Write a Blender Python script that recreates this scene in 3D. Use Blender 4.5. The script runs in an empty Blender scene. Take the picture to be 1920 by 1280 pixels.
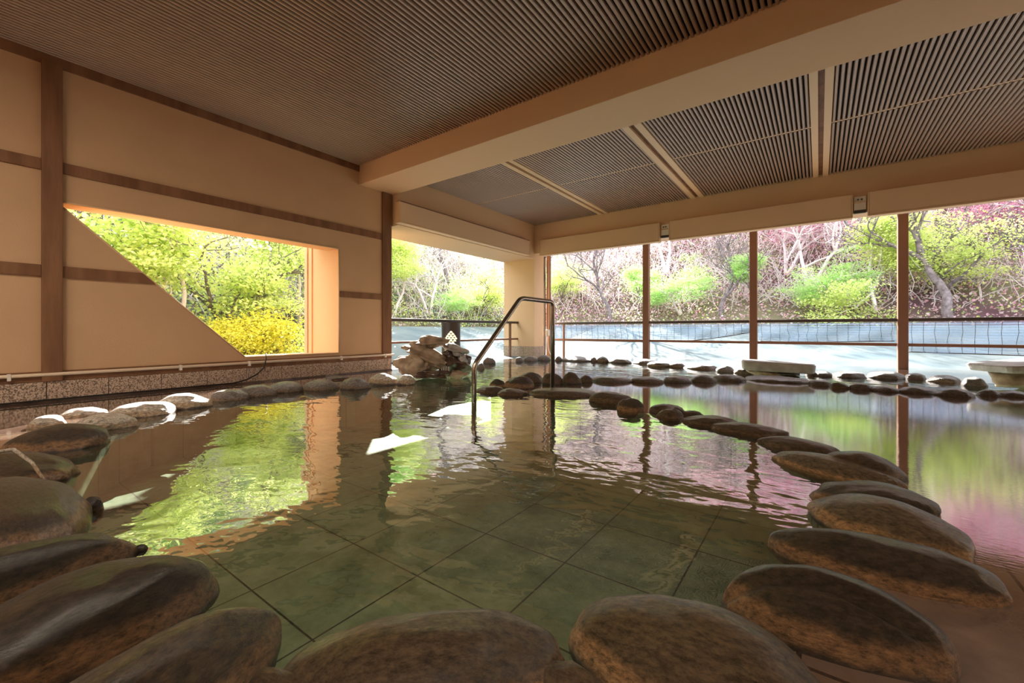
import bpy, bmesh, math, random
import numpy as np
from mathutils import Vector, noise, Matrix
from mathutils.geometry import tessellate_polygon
random.seed(7); np.random.seed(7)
C = bpy.context.scene.collection
sc = bpy.context.scene
PI = math.pi

# ---------------------------------------------------------------- camera, sky, sun, exposure
cam = bpy.data.objects.new('camera', bpy.data.cameras.new('camera'))
C.objects.link(cam)
cam.location = (0, 0, .55)
cam.rotation_euler = (PI/2, 0, math.radians(36.041))
cam.data.sensor_width = 36
cam.data.lens = 791.6/1920*36
cam.data.shift_y = -22/1920
cam.data.clip_start = .02
sc.camera = cam

world = bpy.data.worlds.new('sky'); sc.world = world
world.use_nodes = True
bg = world.node_tree.nodes['Background']
bg.inputs['Color'].default_value = (.92, .96, 1.0, 1)
bg.inputs['Strength'].default_value = 4.2

sl = bpy.data.lights.new('sun', 'SUN')
sl.energy = 27.0; sl.angle = math.radians(.6); sl.color = (1, .96, .88)
sun = bpy.data.objects.new('sun', sl); C.objects.link(sun)
SE = math.radians(32)
sdir = Vector((math.cos(SE)*math.cos(math.radians(41.5)), -math.cos(SE)*math.sin(math.radians(41.5)), -math.sin(SE)))
sun.rotation_euler = sdir.to_track_quat('-Z', 'Y').to_euler()
sun.location = (-8, 8, 8)
sc.view_settings.view_transform = 'Standard'
sc.view_settings.look = 'None'
sc.view_settings.exposure = 0.1
sc.view_settings.gamma = 1
sc.view_settings.use_curve_mapping = False

# warm fill lamps added to brighten the room, on the ceiling behind the bather
FILL_LAMPS = [(-2.6, -.9, 2.55), (1.4, -.9, 2.55), (-2.6, -2.6, 2.55), (1.4, -2.6, 2.55)]
FILL_W = 42

# ---------------------------------------------------------------- materials
M = {}
def mat(name, col, rough=.6, spec=.5, metal=0, noise_s=0, noise_c=None, bump=0, bump_s=60, coat=0, stretch=None, coords='Object', detail=5, fac=(.35, .65)):
    m = bpy.data.materials.new(name); m.use_nodes = True
    nt = m.node_tree; b = nt.nodes['Principled BSDF']
    b.inputs['Base Color'].default_value = (*col, 1)
    b.inputs['Roughness'].default_value = rough
    b.inputs['Specular IOR Level'].default_value = spec
    b.inputs['Metallic'].default_value = metal
    b.inputs['Coat Weight'].default_value = coat
    b.inputs['Coat Roughness'].default_value = .08
    tc = nt.nodes.new('ShaderNodeTexCoord'); mp = nt.nodes.new('ShaderNodeMapping')
    nt.links.new(tc.outputs[coords], mp.inputs[0])
    if stretch: mp.inputs['Scale'].default_value = stretch
    if noise_c:
        n = nt.nodes.new('ShaderNodeTexNoise'); n.inputs['Scale'].default_value = noise_s; n.inputs['Detail'].default_value = detail
        nt.links.new(mp.outputs[0], n.inputs['Vector'])
        r = nt.nodes.new('ShaderNodeValToRGB')
        r.color_ramp.elements[0].position = fac[0]; r.color_ramp.elements[1].position = fac[1]
        r.color_ramp.elements[0].color = (*col, 1); r.color_ramp.elements[1].color = (*noise_c, 1)
        nt.links.new(n.outputs['Fac'], r.inputs[0]); nt.links.new(r.outputs[0], b.inputs['Base Color'])
    if bump:
        n2 = nt.nodes.new('ShaderNodeTexNoise'); n2.inputs['Scale'].default_value = bump_s; n2.inputs['Detail'].default_value = 6
        nt.links.new(mp.outputs[0], n2.inputs['Vector'])
        bp = nt.nodes.new('ShaderNodeBump'); bp.inputs['Strength'].default_value = bump; bp.inputs['Distance'].default_value = .01
        nt.links.new(n2.outputs['Fac'], bp.inputs['Height']); nt.links.new(bp.outputs[0], b.inputs['Normal'])
    M[name] = m
    return m
mat('plaster', (.60, .40, .245), .85, .2, bump=.25, bump_s=220, noise_s=3, noise_c=(.63, .425, .26))
mat('painted_concrete', (.76, .53, .33), .7, .3, bump=.15, bump_s=160)
mat('blind_metal', (.74, .53, .345), .45, .4)
mat('brown_timber', (.18, .085, .042), .6, .35, noise_s=9, noise_c=(.27, .135, .07), stretch=(1, 1, .15), bump=.2, bump_s=60)
mat('brown_steel', (.22, .11, .07), .45, .4)
mat('dark_steel', (.05, .035, .03), .35, .5)
mat('slat_metal', (.44, .33, .265), .36, .5, metal=.2)
mat('slat_backing', (.012, .008, .006), .9, .1)
mat('ivory_paint', (.74, .53, .33), .5, .4)
mat('white_pipe', (.85, .70, .55), .4, .5)
mat('white_plastic', (.8, .78, .72), .45, .5)
mat('stainless', (.45, .42, .40), .22, .5, metal=1, bump=.1, bump_s=40)
mat('rubber', (.01, .01, .01), .5)
mat('granite', (.62, .48, .38), .6, .4, noise_s=120, noise_c=(.17, .115, .09), detail=2, fac=(.45, .58))
mat('jamb_lit_orange', (.86, .52, .28), .7, .3)  # orange light on the window reveal is put into this colour
mat('apron_concrete', (.10, .145, .175), .8, .2, noise_s=1.3, noise_c=(.18, .215, .22), bump=.2, bump_s=12)
mat('cork_rock', (.27, .19, .13), .75, .3, noise_s=9, noise_c=(.52, .41, .31), bump=1., bump_s=22, coat=.15)
mat('dark_rock', (.035, .02, .015), .35, .5, noise_s=9, noise_c=(.10, .055, .04), bump=1., bump_s=18, coat=.5)
mat('grey_slab', (.36, .33, .32), .5, .4, noise_s=12, noise_c=(.52, .50, .50), bump=.8, bump_s=25, coat=.2)
mat('bark', (.13, .105, .11), .9, .1, noise_s=14, noise_c=(.28, .24, .26), bump=.6, bump_s=30)
mat('pale_bark', (.66, .58, .62), .9, .1, noise_s=14, noise_c=(.78, .70, .70))
mat('cave', (.02, .012, .01), .8)

def leaf_mat(name, col, col2, tr=.5):
    m = bpy.data.materials.new(name); m.use_nodes = True
    nt = m.node_tree; nt.nodes.remove(nt.nodes['Principled BSDF']); out = nt.nodes['Material Output']
    g = nt.nodes.new('ShaderNodeTexCoord'); n = nt.nodes.new('ShaderNodeTexNoise'); n.inputs['Scale'].default_value = 2.5; n.inputs['Detail'].default_value = 8; n.inputs['Roughness'].default_value = .8
    nt.links.new(g.outputs['Object'], n.inputs['Vector'])
    r = nt.nodes.new('ShaderNodeValToRGB'); r.color_ramp.elements[0].position = .38; r.color_ramp.elements[1].position = .62
    r.color_ramp.elements[0].color = (*col, 1); r.color_ramp.elements[1].color = (*col2, 1)
    nt.links.new(n.outputs['Fac'], r.inputs[0])
    d = nt.nodes.new('ShaderNodeBsdfDiffuse'); t = nt.nodes.new('ShaderNodeBsdfTranslucent'); mx = nt.nodes.new('ShaderNodeMixShader'); mx.inputs[0].default_value = tr
    nt.links.new(r.outputs[0], d.inputs[0]); nt.links.new(r.outputs[0], t.inputs[0])
    nt.links.new(d.outputs[0], mx.inputs[1]); nt.links.new(t.outputs[0], mx.inputs[2]); nt.links.new(mx.outputs[0], out.inputs[0])
    M[name] = m
leaf_mat('lime_leaf', (.50, .66, .14), (.90, .93, .45))
leaf_mat('yellow_leaf', (.72, .66, .05), (.93, .90, .22))
leaf_mat('green_leaf', (.30, .56, .14), (.66, .86, .36))
leaf_mat('pink_leaf', (.60, .26, .36), (.90, .60, .72))
leaf_mat('blue_green_leaf', (.07, .15, .13), (.20, .32, .27))
leaf_mat('litter_leaf', (.40, .26, .27), (.88, .76, .82))
leaf_mat('litter_green', (.25, .36, .12), (.62, .70, .38))

def terrain_mat():
    m = mat('hill_soil', (.10, .055, .065), .95, .1, noise_s=.5, noise_c=(.16, .14, .09), detail=12, bump=1, bump_s=3)
terrain_mat()

def stone_mat(name, top, rim, low, coat=.8, rimlo=.40, rimhi=.55, spk=None, rough=.38):
    """river stone: dark worn crown, tan mineral band round its flank, wet dark foot"""
    m = bpy.data.materials.new(name); m.use_nodes = True
    nt = m.node_tree; L = nt.links.new; b = nt.nodes['Principled BSDF']
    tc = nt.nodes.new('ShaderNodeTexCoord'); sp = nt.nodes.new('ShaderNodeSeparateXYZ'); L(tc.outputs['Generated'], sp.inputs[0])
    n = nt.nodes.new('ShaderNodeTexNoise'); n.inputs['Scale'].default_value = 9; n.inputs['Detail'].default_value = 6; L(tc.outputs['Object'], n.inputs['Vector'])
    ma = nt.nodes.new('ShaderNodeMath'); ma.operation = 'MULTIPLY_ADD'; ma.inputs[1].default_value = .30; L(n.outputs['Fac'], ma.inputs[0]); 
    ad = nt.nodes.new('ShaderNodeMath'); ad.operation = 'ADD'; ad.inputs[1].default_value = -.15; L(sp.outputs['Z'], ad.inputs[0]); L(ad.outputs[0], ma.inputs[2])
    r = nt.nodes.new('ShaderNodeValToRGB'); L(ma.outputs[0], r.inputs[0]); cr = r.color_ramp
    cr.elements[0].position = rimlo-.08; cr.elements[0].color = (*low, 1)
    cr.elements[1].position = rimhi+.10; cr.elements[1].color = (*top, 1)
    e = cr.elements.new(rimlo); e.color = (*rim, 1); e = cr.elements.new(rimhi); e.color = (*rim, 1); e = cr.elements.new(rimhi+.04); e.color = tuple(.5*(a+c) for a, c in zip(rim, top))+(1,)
    mp = nt.nodes.new('ShaderNodeMapping'); mp.inputs['Scale'].default_value = (.5, 1.3, 1.1); L(tc.outputs['Object'], mp.inputs[0])
    n2 = nt.nodes.new('ShaderNodeTexNoise'); n2.inputs['Scale'].default_value = 95; n2.inputs['Detail'].default_value = 8; n2.inputs['Roughness'].default_value = .78; L(mp.outputs[0], n2.inputs['Vector'])
    mr = nt.nodes.new('ShaderNodeMapRange'); mr.inputs[1].default_value = .36; mr.inputs[2].default_value = .64; mr.inputs[3].default_value = .28; mr.inputs[4].default_value = 2.0; L(n2.outputs['Fac'], mr.inputs[0])
    mm = nt.nodes.new('ShaderNodeVectorMath'); mm.operation = 'SCALE'; L(r.outputs[0], mm.inputs[0]); L(mr.outputs[0], mm.inputs['Scale'])
    L(mm.outputs[0], b.inputs['Base Color'])
    bp = nt.nodes.new('ShaderNodeBump'); bp.inputs['Strength'].default_value = 1; bp.inputs['Distance'].default_value = .014; L(n2.outputs['Fac'], bp.inputs['Height'])
    n3 = nt.nodes.new('ShaderNodeTexNoise'); n3.inputs['Scale'].default_value = 7; n3.inputs['Detail'].default_value = 5; L(mp.outputs[0], n3.inputs['Vector'])
    bp2 = nt.nodes.new('ShaderNodeBump'); bp2.inputs['Strength'].default_value = .5; bp2.inputs['Distance'].default_value = .02; L(n3.outputs['Fac'], bp2.inputs['Height']); L(bp.outputs[0], bp2.inputs['Normal'])
    L(bp2.outputs[0], b.inputs['Normal'])
    b.inputs['Roughness'].default_value = rough; b.inputs['Coat Weight'].default_value = coat; b.inputs['Coat Roughness'].default_value = .2
    L(bp2.outputs[0], b.inputs['Coat Normal'])
    M[name] = m
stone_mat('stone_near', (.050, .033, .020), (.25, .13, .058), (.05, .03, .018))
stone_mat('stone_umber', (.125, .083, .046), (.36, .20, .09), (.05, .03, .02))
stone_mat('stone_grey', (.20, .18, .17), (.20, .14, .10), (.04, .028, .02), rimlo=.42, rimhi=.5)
stone_mat('stone_tan_sunlit', (.56, .50, .43), (.42, .30, .20), (.09, .06, .05), rimlo=.45, rimhi=.6)  # pale crown: white sun highlights are put into the colour
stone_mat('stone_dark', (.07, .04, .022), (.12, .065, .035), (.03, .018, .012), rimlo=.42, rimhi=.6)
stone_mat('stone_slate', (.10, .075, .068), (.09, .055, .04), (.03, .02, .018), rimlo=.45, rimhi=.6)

def tile_bump(nt, bnode, px, py, ox, oy, w, col_in, grout, coords='Object'):
    """mix a grout line grid into a colour socket; returns colour socket and height socket"""
    L = nt.links.new
    tc = nt.nodes.new('ShaderNodeTexCoord'); sp = nt.nodes.new('ShaderNodeSeparateXYZ')
    nz = nt.nodes.new('ShaderNodeTexNoise'); nz.inputs['Scale'].default_value = 3; L(tc.outputs[coords], nz.inputs['Vector'])
    L(tc.outputs[coords], sp.inputs[0])
    outs = []
    for ax, p, o in (('X', px, ox), ('Y', py, oy)):
        a = nt.nodes.new('ShaderNodeMath'); a.operation = 'SUBTRACT'; L(sp.outputs[ax], a.inputs[0]); a.inputs[1].default_value = o
        q = nt.nodes.new('ShaderNodeMath'); q.operation = 'PINGPONG'; q.inputs[1].default_value = p/2; L(a.outputs[0], q.inputs[0])
        c = nt.nodes.new('ShaderNodeMath'); c.operation = 'LESS_THAN'; c.inputs[1].default_value = w; L(q.outputs[0], c.inputs[0])
        outs.append(c)
    mxx = nt.nodes.new('ShaderNodeMath'); mxx.operation = 'MAXIMUM'; L(outs[0].outputs[0], mxx.inputs[0]); L(outs[1].outputs[0], mxx.inputs[1])
    mix = nt.nodes.new('ShaderNodeMix'); mix.data_type = 'RGBA'; L(mxx.outputs[0], mix.inputs[0]); L(col_in, mix.inputs[6]); mix.inputs[7].default_value = (*grout, 1)
    return mix.outputs[2], mxx.outputs[0]
def floor_tile_mat(name, c1, c2, px, py, ox, oy, w, grout, rough, bumpd, nscale, coat=0, stretch=(1, 1, 1), spec=.5):
    m = bpy.data.materials.new(name); m.use_nodes = True; nt = m.node_tree; L = nt.links.new; b = nt.nodes['Principled BSDF']
    tc = nt.nodes.new('ShaderNodeTexCoord'); n = nt.nodes.new('ShaderNodeTexNoise'); n.inputs['Scale'].default_value = nscale; n.inputs['Detail'].default_value = 10; n.inputs['Roughness'].default_value = .7
    L(tc.outputs['Object'], n.inputs['Vector'])
    r = nt.nodes.new('ShaderNodeValToRGB'); r.color_ramp.elements[0].position = .32; r.color_ramp.elements[1].position = .68
    r.color_ramp.elements[0].color = (*c1, 1); r.color_ramp.elements[1].color = (*c2, 1); L(n.outputs['Fac'], r.inputs[0])
    col, ht = tile_bump(nt, b, px, py, ox, oy, w, r.outputs[0], grout)
    L(col, b.inputs['Base Color'])
    mp = nt.nodes.new('ShaderNodeMapping'); mp.inputs['Scale'].default_value = stretch; L(tc.outputs['Object'], mp.inputs[0])
    n2 = nt.nodes.new('ShaderNodeTexNoise'); n2.inputs['Scale'].default_value = 26; n2.inputs['Detail'].default_value = 4; L(mp.outputs[0], n2.inputs['Vector'])
    bp = nt.nodes.new('ShaderNodeBump'); bp.inputs['Strength'].default_value = 1; bp.inputs['Distance'].default_value = bumpd; hh = nt.nodes.new('ShaderNodeMath'); hh.operation = 'MULTIPLY_ADD'; hh.inputs[1].default_value = -3.; L(ht, hh.inputs[0]); L(n2.outputs['Fac'], hh.inputs[2]); L(hh.outputs[0], bp.inputs['Height'])
    L(bp.outputs[0], b.inputs['Normal'])
    b.inputs['Roughness'].default_value = rough; b.inputs['Specular IOR Level'].default_value = spec; b.inputs['Coat Weight'].default_value = coat; b.inputs['Coat Roughness'].default_value = .0
    L(bp.outputs[0], b.inputs['Coat Normal'])
    M[name] = m
floor_tile_mat('pool_tile', (.07, .105, .055), (.24, .29, .19), .395, .395, -1.19, 1.44, .0032, (.02, .018, .012), .6, .002, 7)
floor_tile_mat('wet_deck', (.12, .075, .055), (.21, .14, .105), .38, .655, .352, 2.155, .004, (.04, .025, .02), .06, .00022, 5, coat=1.0, stretch=(1, 3.0, 1), spec=.6)

def water_mat():
    m = bpy.data.materials.new('water'); m.use_nodes = True; nt = m.node_tree; L = nt.links.new
    nt.nodes.remove(nt.nodes['Principled BSDF']); out = nt.nodes['Material Output']
    tc = nt.nodes.new('ShaderNodeTexCoord')
    mp = nt.nodes.new('ShaderNodeMapping'); mp.inputs['Rotation'].default_value = (0, 0, math.radians(-36)); mp.inputs['Scale'].default_value = (1, 1.5, 1); L(tc.outputs['Object'], mp.inputs[0])
    n = nt.nodes.new('ShaderNodeTexNoise'); n.inputs['Scale'].default_value = 3.2; n.inputs['Detail'].default_value = 2.5; n.inputs['Roughness'].default_value = .45; n.inputs['Distortion'].default_value = .6; L(mp.outputs[0], n.inputs['Vector'])
    n2 = nt.nodes.new('ShaderNodeTexNoise'); n2.inputs['Scale'].default_value = 15; n2.inputs['Detail'].default_value = 1.5; L(mp.outputs[0], n2.inputs['Vector'])
    ad = nt.nodes.new('ShaderNodeMath'); ad.operation = 'MULTIPLY_ADD'; ad.inputs[1].default_value = .16; L(n2.outputs['Fac'], ad.inputs[0]); L(n.outputs['Fac'], ad.inputs[2])
    bp = nt.nodes.new('ShaderNodeBump'); bp.inputs['Strength'].default_value = 1; bp.inputs['Distance'].default_value = .0055; L(ad.outputs[0], bp.inputs['Height'])
    lw = nt.nodes.new('ShaderNodeLayerWeight'); lw.inputs['Blend'].default_value = .5; L(bp.outputs[0], lw.inputs['Normal'])
    pw = nt.nodes.new('ShaderNodeMath'); pw.operation = 'POWER'; pw.inputs[1].default_value = 2.6; L(lw.outputs['Facing'], pw.inputs[0])
    fr = nt.nodes.new('ShaderNodeMath'); fr.operation = 'MULTIPLY_ADD'; fr.inputs[1].default_value = .95; fr.inputs[2].default_value = .02; L(pw.outputs[0], fr.inputs[0])
    gl = nt.nodes.new('ShaderNodeBsdfGlossy'); gl.inputs['Roughness'].default_value = .0; L(bp.outputs[0], gl.inputs['Normal'])
    tr = nt.nodes.new('ShaderNodeBsdfTransparent'); tr.inputs['Color'].default_value = (.90, .93, .86, 1)
    mx = nt.nodes.new('ShaderNodeMixShader'); L(fr.outputs[0], mx.inputs[0]); L(tr.outputs[0], mx.inputs[1]); L(gl.outputs[0], mx.inputs[2]); L(mx.outputs[0], out.inputs[0])
    M['water'] = m
water_mat()
def net_mat():
    m = bpy.data.materials.new('net_film'); m.use_nodes = True; nt = m.node_tree; L = nt.links.new
    nt.nodes.remove(nt.nodes['Principled BSDF']); out = nt.nodes['Material Output']
    d = nt.nodes.new('ShaderNodeBsdfTranslucent'); d.inputs[0].default_value = (.14, .19, .28, 1)
    d2 = nt.nodes.new('ShaderNodeBsdfDiffuse'); d2.inputs[0].default_value = (.12, .17, .25, 1)
    a = nt.nodes.new('ShaderNodeMixShader'); L(d.outputs[0], a.inputs[1]); L(d2.outputs[0], a.inputs[2])
    t = nt.nodes.new('ShaderNodeBsdfTransparent')
    tc = nt.nodes.new('ShaderNodeTexCoord'); w = nt.nodes.new('ShaderNodeTexWave'); w.bands_direction = 'Z'; w.inputs['Scale'].default_value = 9; w.inputs['Distortion'].default_value = .6; L(tc.outputs['Object'], w.inputs['Vector'])
    mr = nt.nodes.new('ShaderNodeMapRange'); mr.inputs[3].default_value = .25; mr.inputs[4].default_value = .72; L(w.outputs['Fac'], mr.inputs[0])
    mx = nt.nodes.new('ShaderNodeMixShader'); L(mr.outputs[0], mx.inputs[0]); L(t.outputs[0], mx.inputs[1]); L(a.outputs[0], mx.inputs[2]); L(mx.outputs[0], out.inputs[0])
    M['net_film'] = m
net_mat()
def emis(name, col, s):
    m = bpy.data.materials.new(name); m.use_nodes = True; b = m.node_tree.nodes['Principled BSDF']
    b.inputs['Base Color'].default_value = (*col, 1); b.inputs['Emission Color'].default_value = (*col, 1); b.inputs['Emission Strength'].default_value = s; M[name] = m
emis('lantern_glow', (1, .88, .62), .9)
emis('fill_lamp_glass', (1, .78, .52), 3)  # glow of the added fill lamps

# ---------------------------------------------------------------- mesh helpers
class MB:
    def __init__(s): s.v = []; s.f = []; s.mi = []; s.sm = []
    def add(s, vs, fs, mi=0, smooth=False):
        k = len(s.v); s.v += [tuple(v) for v in vs]; s.f += [tuple(i+k for i in f) for f in fs]
        s.mi += [mi]*len(fs); s.sm += [smooth]*len(fs)
    def box(s, x0, x1, y0, y1, z0, z1, mi=0):
        vs = [(x, y, z) for x in (x0, x1) for y in (y0, y1) for z in (z0, z1)]
        s.add(vs, [(0, 1, 3, 2), (4, 6, 7, 5), (0, 4, 5, 1), (2, 3, 7, 6), (0, 2, 6, 4), (1, 5, 7, 3)], mi)
    def tube(s, pts, r, n=10, mi=0, cap=True):
        pts = [Vector(p) for p in pts]; rs = r if isinstance(r, (list, tuple)) else [r]*len(pts)
        vs = []; up = None
        for i, p in enumerate(pts):
            d = (pts[min(i+1, len(pts)-1)]-pts[max(i-1, 0)]).normalized()
            if up is None:
                up = d.orthogonal().normalized()
            u = (up-d*up.dot(d)).normalized(); w = d.cross(u); up = u
            for k in range(n):
                a = 2*PI*k/n; vs.append(p+(u*math.cos(a)+w*math.sin(a))*rs[i])
        fs = [(i*n+k, i*n+(k+1) % n, (i+1)*n+(k+1) % n, (i+1)*n+k) for i in range(len(pts)-1) for k in range(n)]
        if cap: fs += [tuple(range(n))[::-1], tuple((len(pts)-1)*n+k for k in range(n))]
        s.add(vs, fs, mi, True)
    def lathe(s, prof, cx, cy, n=24, mi=0):
        vs = [(cx+r*math.cos(2*PI*k/n), cy+r*math.sin(2*PI*k/n), z) for r, z in prof for k in range(n)]
        fs = [(i*n+k, i*n+(k+1) % n, (i+1)*n+(k+1) % n, (i+1)*n+k) for i in range(len(prof)-1) for k in range(n)]
        s.add(vs, fs, mi, True)
    def build(s, name, mats, parent=None, bevel=0):
        me = bpy.data.meshes.new(name); me.from_pydata(s.v, [], s.f); me.update()
        me.polygons.foreach_set('material_index', s.mi); me.polygons.foreach_set('use_smooth', s.sm)
        for m in (mats if isinstance(mats, (list, tuple)) else [mats]): me.materials.append(M[m])
        o = bpy.data.objects.new(name, me); C.objects.link(o)
        if parent: o.parent = parent
        if bevel:
            b = o.modifiers.new('bevel', 'BEVEL'); b.width = bevel; b.segments = 2; b.limit_method = 'ANGLE'
        return o
def tag(o, label=None, cat=None, group=None, kind=None):
    if label: o['label'] = label
    if cat: o['category'] = cat
    if group: o['group'] = group
    if kind: o['kind'] = kind
    return o
def struct(o, label=None):
    o['kind'] = 'structure'
    if label: o['label'] = label
    return o
def empty(name, loc, label, cat, group=None, rz=0):
    o = bpy.data.objects.new(name, None); C.objects.link(o); o.location = loc; o.rotation_euler = (0, 0, rz)
    return tag(o, label, cat, group)
def local(o, loc):
    """turn a mesh built in world coordinates into a child/thing whose origin is loc"""
    for v in o.data.vertices: v.co -= Vector(loc)
    o.location = loc
    return o
def boxo(name, m, b, parent=None, bevel=0):
    q = MB(); q.box(*b); return q.build(name, m, parent, bevel)

# ---------------------------------------------------------------- data: the stones (x, y, half length, half width, yaw, height)
RING = [('s1',-3.351,2.808,0.086,0.053,50,0.10),('s2',-3.543,2.665,0.141,0.087,53,0.115),('s3',-3.505,2.326,0.133,0.082,56,0.106),('s4',-3.712,2.109,0.148,0.092,60,0.092),
('s5',-3.843,1.857,0.145,0.090,64,0.092),('s6',-3.817,1.601,0.151,0.094,67,0.087),('s7',-3.782,1.395,0.137,0.085,70,0.082),('s8',-3.636,1.051,0.159,0.099,74,0.101),
('s9',-3.539,0.803,0.174,0.108,77,0.086),('s10',-3.843,0.574,0.123,0.076,82,0.049),('s11',-3.230,0.572,0.144,0.089,80,0.083),('s12',-3.577,0.390,0.078,0.048,84,0.062),
('s13',-2.868,0.355,0.178,0.107,80,0.107),('s14',-2.453,0.155,0.254,0.122,42,0.090),('s15',-1.854,0.113,0.298,0.172,10,0.118),('s15b',-1.803,0.289,0.026,0.016,81,0.038),
('s16',-1.314,-0.021,0.328,0.068,103,0.112),('s16b',-1.372,0.306,0.016,0.010,77,0.014),('s17',-1.027,0.157,0.200,0.098,90,0.134),('s18',-0.716,0.135,0.248,0.071,105,0.140),
('s19',-0.630,0.294,0.060,0.030,17,0.060),('s20',-0.493,0.445,0.222,0.085,44,0.108),('s21',-0.290,0.554,0.061,0.023,2,0.058),('s22',-0.150,0.682,0.203,0.099,6,0.120),
('s23',0.013,0.956,0.179,0.076,9,0.110),('s24',0.113,1.265,0.217,0.070,6,0.082),('s25',0.148,1.531,0.173,0.112,348,0.084),('s26',0.147,1.738,0.161,0.081,8,0.068),
('s27',0.047,2.055,0.196,0.082,340,0.059),('s28',0.130,2.104,0.144,0.087,21,0.076),('s29',-0.083,2.369,0.174,0.073,350,0.045),('s30',-0.302,2.590,0.187,0.079,0,0.044),
('s31',-0.509,2.685,0.148,0.080,11,0.048),('s32',-0.820,2.891,0.120,0.075,16,0.052),('s32b',-0.759,2.738,0.079,0.049,15,0.051),('s32c',-0.663,2.879,0.068,0.042,13,0.030),
('s33',-1.042,2.808,0.086,0.053,20,0.083),('s34',-1.291,3.069,0.169,0.105,23,0.072),('s35',-1.784,3.172,0.297,0.150,29,0.054),('s36',-2.114,2.905,0.132,0.082,36,0.049),
('s37',-2.369,2.936,0.126,0.078,39,0.048),('s38',-2.514,3.214,0.075,0.046,38,0.071),('s39',-2.307,3.287,0.150,0.093,35,0.108),('s40',-2.451,3.706,0.137,0.085,33,0.101),
('s41',-2.194,3.715,0.108,0.067,31,0.111),('s42',-2.054,3.858,0.095,0.059,28,0.113)]
LOOSE = [('s7b',-4.349,2.664,0.118,0.073,59,0.036)]
NEAR = [('A0',-2.000,4.092,0.070,0.042,25,0.068),('A1',-1.799,4.300,0.223,0.134,25,0.054),('A2',-1.464,4.444,0.164,0.099,25,0.058),('A3',-1.205,4.614,0.140,0.084,25,0.066),
('A4',-0.989,4.819,0.131,0.079,25,0.074),('A5',-0.798,5.131,0.170,0.102,0,0.063),('A6',-0.381,5.390,0.300,0.180,0,0.050),('A7',0.007,5.223,0.095,0.057,0,0.048),
('A8',0.157,5.079,0.074,0.044,0,0.052),('A9',0.311,5.078,0.092,0.055,0,0.053),('A10',0.483,5.042,0.094,0.056,0,0.045),('A11',0.697,5.077,0.127,0.076,0,0.053),
('A12',0.919,5.021,0.119,0.072,0,0.059),('A13',1.152,5.217,0.075,0.045,0,0.048),('A14',1.305,5.281,0.097,0.058,0,0.044)]
FAR = [('B0',-3.888,4.590,0.057,0.034,45,0.073),('B1',-4.336,5.334,0.100,0.060,45,0.099),('B2',-4.194,5.975,0.070,0.042,45,0.080),('B3',-4.128,6.227,0.138,0.083,45,0.088),
('B4',-3.992,6.471,0.121,0.073,45,0.100),('B5',-3.765,6.592,0.063,0.038,45,0.073),('B6',-3.478,6.704,0.276,0.166,0,0.086),('B7',-3.156,6.746,0.072,0.043,0,0.079),
('B8',-2.993,6.747,0.104,0.062,0,0.094),('B9',-2.708,6.777,0.213,0.128,0,0.093),('B10',-2.292,6.822,0.218,0.131,0,0.080),('B11',-1.959,6.421,0.164,0.098,0,0.076),
('B12',-1.698,6.461,0.120,0.072,0,0.078),('B13',-1.355,6.401,0.220,0.132,0,0.080),('B14',-0.995,6.113,0.113,0.068,0,0.082),('B15',-0.775,6.035,0.119,0.071,0,0.071),
('B16',-0.084,6.250,0.053,0.032,0,0.067),('B17',0.037,6.235,0.094,0.057,0,0.061),('B18',0.283,6.278,0.165,0.099,0,0.070),('B19',0.610,6.384,0.160,0.096,0,0.081),
('B20',0.864,6.446,0.095,0.057,0,0.068),('B21',1.061,6.276,0.127,0.076,0,0.071),('B22',1.225,6.011,0.093,0.056,0,0.084)]
RX = 7.0
ctr = {q[0]: (q[1], q[2]) for q in RING+NEAR+FAR}

# ---------------------------------------------------------------- floor with the pool cut out of it, pool basin, water
order = ['s1','s2','s3','s4','s5','s6','s7','s8','s9','s11','s13','s14','s15','s16','s17','s18','s20','s22','s23','s24','s25','s26','s27','s29','s30','s31','s32b','s33','s34','s35','s36','s37','s39','s41','s42','A1','A2','A3','A4','A5','A6','A7','A9','A11','A13']
pool = [ctr[k] for k in order]
pool += [(1.9, 5.6), (3.4, 5.9), (3.4, 6.9), (1.9, 6.6)] + [ctr[k] for k in ('B21','B19','B17','B15','B13','B11','B9','B6','B4','B2','B1','B0')] + [(-3.95, 3.95), (-3.75, 3.45), (-3.5, 3.1)]
OUT = [(-4.8, -3.2), (RX, -3.2), (RX, 8.35), (-4.8, 8.35)]
def poly_area(p): return sum(a[0]*b[1]-b[0]*a[1] for a, b in zip(p, p[1:]+p[:1]))/2
if poly_area(pool) < 0: pool = pool[::-1]
# floor = outer rectangle minus pool
outer = [Vector((*p, 0)) for p in OUT]; hole = [Vector((*p, 0)) for p in pool[::-1]]
tri = tessellate_polygon([outer, hole]); allv = [tuple(v) for v in outer+hole]
fb = MB(); fb.add([(v[0], v[1], -.004) for v in allv], [tuple(t) if True else t for t in tri])
fl = fb.build('floor', 'wet_deck')
bm = bmesh.new(); bm.from_mesh(fl.data); bmesh.ops.recalc_face_normals(bm, faces=bm.faces)
for f in bm.faces:
    if f.normal.z < 0: f.normal_flip()
bm.to_mesh(fl.data); bm.free()
struct(fl, 'wet stone tiled floor round the bath')
struct(boxo('floor_left_outside', 'apron_concrete', (-5.6, -4.8, 3.73, 8.35, -.2, -.004)))
struct(boxo('floor_right_outside', 'wet_deck', (-4.8, RX, 8.35, 8.6, -.3, -.02)))
n = len(pool)
pb = MB()
pb.add([(x, y, -.004) for x, y in pool]+[(x, y, -.35) for x, y in pool], [(i, (i+1) % n, n+(i+1) % n, n+i) for i in range(n)])
pt = tessellate_polygon([[Vector((*p, 0)) for p in pool]])
pb.add([(x, y, -.35) for x, y in pool], [tuple(t) for t in pt])
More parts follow.
